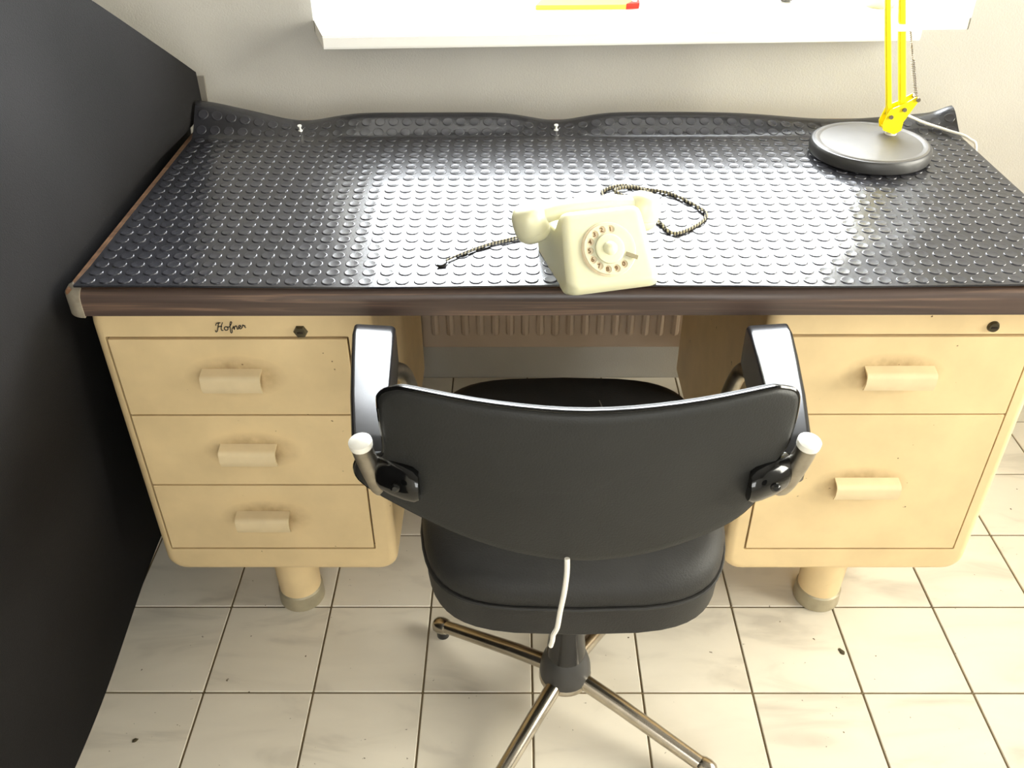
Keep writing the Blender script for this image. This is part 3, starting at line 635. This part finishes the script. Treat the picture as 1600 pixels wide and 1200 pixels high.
bm = bmesh.new(); loft(bm, [[(-0.094+d*-0.006, -0.070+d*-0.009, 0.0042+0), (-0.094+d*-0.006+w, -0.070+d*-0.009-w*0.6, 0.0042), (-0.094+d*-0.006+w, -0.070+d*-0.009-w*0.6, 0.0), (-0.094+d*-0.006, -0.070+d*-0.009, 0.0)] for d, w in ((-0.3, 0.004), (0.2, 0.007), (1.0, 0.007), (1.3, 0.004))]); fin('plug', bm, M['ink'], lead, smooth=False)

# ------------------------------------------------------------------ yellow desk lamp
lp = thing('desk_lamp', 'yellow articulated desk lamp on a round dark base', 'lamp', (0.672, 1.678, MZ-0.0004))
bm = bmesh.new(); lathe(bm, [(0, 0.0), (0.104, 0.0), (0.110, 0.003), (0.112, 0.010), (0.1115, 0.020), (0.108, 0.0245), (0.102, 0.0255), (0.098, 0.0245), (0, 0.022)], 64); fin('base', bm, M['lamp_base'], lp)
bm = bmesh.new(); lathe(bm, [(0.1055, 0.0248), (0.102, 0.0268), (0.096, 0.0262), (0.089, 0.0225), (0.084, 0.0205), (0.060, 0.0200), (0.0, 0.0205), (0.0, 0.0190), (0.090, 0.0190), (0.1055, 0.0240)], 64); fin('base_dish', bm, M['lamp_dish'], lp)
J = Vector((0.050, 0.040, 0.0))     # pin position on the base
bm = bmesh.new(); lathe(bm, [(0, 0.019), (0.011, 0.019), (0.011, 0.026), (0.008, 0.028), (0.0062, 0.030), (0.0062, 0.056), (0, 0.056)], 20, Matrix.Translation(J)); fin('pin', bm, M['white_cap'], lp)
# folded bracket: two plates, in the x-z plane through the pin
def plate(y0, y1, pts):
    bm = bmesh.new(); a = [bm.verts.new((J.x+x, J.y+y0, z)) for x, z in pts]; b = [bm.verts.new((J.x+x, J.y+y1, z)) for x, z in pts]
    bm.faces.new(a); bm.faces.new(b[::-1])
    for i in range(len(pts)): bm.faces.new((a[i], a[(i+1) % len(pts)], b[(i+1) % len(pts)], b[i]))
    return bm
bp = [(-0.021, 0.036), (-0.010, 0.032), (0.003, 0.028), (0.014, 0.036), (0.014, 0.052), (0.034, 0.094), (0.028, 0.100), (0.006, 0.086), (-0.016, 0.076), (-0.024, 0.048)]
for y0, y1 in ((-0.0125, -0.0105), (0.0105, 0.0125)): fin('bracket_plate', plate(y0, y1, bp), M['yellow'], lp, smooth=False)
fin('bracket_back', bbox(J.x-0.019, J.x+0.012, J.y-0.011, J.y+0.011, 0.036, 0.040), M['yellow'], lp, smooth=False)
dirv = Vector((-0.058, 0.0, 0.235)).normalized()
def rod(p, q, w, name, m):
    p = Vector(p); q = Vector(q); fr = frame(p, q-p, (1, 0, 0)); L_ = (q-p).length
    bm = bmesh.new(); loft(bm, [[fr @ Vector((u, v, z)) for u, v in rrect(w, w, w*0.2, 2)] for z in (0, L_)]); return fin(name, bm, m, lp, angle=50)
AL = 0.42
pA = J+Vector((-0.012, 0, 0.062)); pB = J+Vector((0.010, 0, 0.076))
rod(pA, pA+dirv*AL, 0.0100, 'arm_rod', M['yellow']); rod(pB, pB+dirv*AL, 0.0125, 'arm_rod', M['yellow'])
for p_ in (pA, pB, J+Vector((0.031, 0, 0.095))):
    bm = bmesh.new(); lathe(bm, [(0, -0.016), (0.004, -0.016), (0.004, 0.016), (0, 0.016)], 12, frame(p_, (0, 1, 0))); fin('bolt', bm, M['spring'], lp)
# clip on the thicker rod and the spring down to the bracket
cpos = pB+dirv*0.152; bm = bmesh.new(); abox(bm, cpos.x-0.012, cpos.x+0.016, cpos.y-0.009, cpos.y+0.009, cpos.z-0.006, cpos.z+0.006); fin('spring_clip', bm, M['white_cap'], lp, smooth=False)
sA = J+Vector((0.0315, -0.002, 0.094)); sB = cpos+Vector((0.014, -0.002, 0.0)); bm = bmesh.new(); pts = []
for i in range(0, 40*8+1):
    t = i/(40*8); c = sA.lerp(sB, t); r = (0.0034 if t < 0.55 else 0.0012); a = 2*math.pi*40*t
    pts.append(c+Vector((r*math.cos(a), r*math.sin(a), 0)))
tube(bm, pts, 0.0009, 5); fin('spring', bm, M['spring'], lp)
eA, eB = pA+dirv*AL, pB+dirv*AL; ec = (eA+eB)/2
fin('elbow', bbox(ec.x-0.030, ec.x+0.030, ec.y-0.012, ec.y+0.012, ec.z-0.020, ec.z+0.030, 0.004, 2), M['yellow'], lp)
up2 = Vector((0.34, 0.0, 0.24)); rod(ec+Vector((0, 0, 0.012)), ec+up2+Vector((0, 0, 0.012)), 0.010, 'upper_arm_rod', M['yellow'])
tip = ec+up2; bm = bmesh.new(); lathe(bm, [(0.012, 0.0), (0.030, 0.004), (0.034, 0.05), (0.075, 0.13), (0.078, 0.132), (0.074, 0.130), (0.031, 0.052), (0.012, 0.006)], 36, frame(tip+Vector((0.0, 0, 0.03)), (0.35, -0.2, -0.9))); fin('shade', bm, M['yellow'], lp)
# white cable running from the lamp over the back corner
cb = cord = bmesh.new(); lampx, lampy = 0.672, 1.678
tube(cb, catmull([(0.735, 1.735, MZ+0.038), (0.745, 1.775, MZ+0.042), (0.775, 1.800, MZ+0.034), (0.815, 1.800, MZ+0.018), (0.860, 1.780, MZ+0.008), (0.893, 1.750, MZ+0.002), (0.9065, 1.735, DZ1-0.02), (0.9075, 1.735, 0.55)], 8), 0.0028, 8)
tag(fin('lamp_cable', cb, M['cable']), 'thin white cable hanging over the desk edge behind the lamp base', 'cable')

# ------------------------------------------------------------------ things on the sill
fo = thing('yellow_folder', 'flat yellow card folder with punched red corner on the sill', 'folder', (0.160, 2.147, 0.9265), math.radians(1))
bm = bmesh.new(); pts = [(-0.120, -0.045), (0.078, -0.045), (0.100, -0.010), (0.100, 0.070), (-0.090, 0.070)]
def slab(pts, z0, z1):
    bm = bmesh.new(); a = [bm.verts.new((x, y, z0)) for x, y in pts]; b = [bm.verts.new((x, y, z1)) for x, y in pts]
    bm.faces.new(a[::-1]); bm.faces.new(b)
    for i in range(len(pts)): bm.faces.new((a[i], a[(i+1) % len(pts)], b[(i+1) % len(pts)], b[i]))
    return bm
fin('card', slab(pts, 0.0, 0.010), M['yellow_card'], fo, smooth=False)
rc = fin('corner_tab', slab([(0.078, -0.045), (0.108, -0.040), (0.112, 0.005), (0.100, 0.005), (0.100, -0.010)], 0.0, 0.012), M['red'], fo, smooth=False); rc['label'] = 'red corner'
bm = bmesh.new(); lathe(bm, [(0, 0.0), (0.0055, 0.0), (0.0055, 0.0128), (0, 0.0128)], 16, Matrix.Translation((0.099, -0.022, 0))); fin('punched_hole', bm, M['white_cap'], rc)
pt = thing('plant_pot', 'small green plant in a pale dish beside the yellow lamp', 'plant', (0.800, 2.128, 0.9265))
bm = bmesh.new(); lathe(bm, [(0, 0), (0.030, 0.0), (0.038, 0.010), (0.042, 0.026), (0.039, 0.027), (0.034, 0.014), (0, 0.010)], 28); fin('dish', bm, M['pot'], pt)
for k in range(9):
    a = k*2.4; r = 0.022+0.009*(k % 3); bm = bmesh.new(); ax = Vector((math.cos(a), math.sin(a), 0)); sd = Vector((-ax.y, ax.x, 0)); loops = []
    for t in (0.02, 0.25, 0.5, 0.75, 0.98):
        c = ax*(0.004+r*t)+Vector((0, 0, 0.010+0.075*t-0.03*t*t)); w = 0.010*math.sin(math.pi*t)+0.0006
        loops.append([c-sd*w, c+Vector((0, 0, 0.0012)), c+sd*w, c-Vector((0, 0, 0.0006))])
    loft(bm, loops); fin('leaf', bm, M['green'], pt)
bm = bmesh.new(); bmesh.ops.create_icosphere(bm, subdivisions=2, radius=0.018)
for v in bm.verts: v.co = Vector((v.co.x*1.2, v.co.y, (v.co.z+0.018)*0.55))*(1+0.12*math.sin(v.co.x*300+v.co.y*210))
o = tag(fin('stone', bm, M['pebble'], loc=(0.605, 2.172, 0.9265)), 'small grey stone on the white sill', 'stone')

# crumbs of dirt on the tiles
def crumb(x, y, sx, sy_, rz, lab):
    bm = bmesh.new(); bmesh.ops.create_icosphere(bm, subdivisions=2, radius=1.0)
    for v in bm.verts: v.co = Vector((v.co.x*sx*(1+0.25*math.sin(v.co.y*5+v.co.x*3)), v.co.y*sy_, max(0.0, (v.co.z+0.6)*0.0012)))
    o = tag(fin('crumb', bm, M['dirt'], loc=(x, y, 0.0)), lab, 'crumb', 'crumbs on the floor'); o.rotation_euler = (0, 0, rz)
crumb(0.615, 1.114, 0.0045, 0.0085, 0.35, 'dark crumb on the tile in front of the drawer pedestal with two drawers')
crumb(-0.665, 0.925, 0.0050, 0.0040, 0.6, 'dark crumb on the tile beside the foot of the dark cloth')
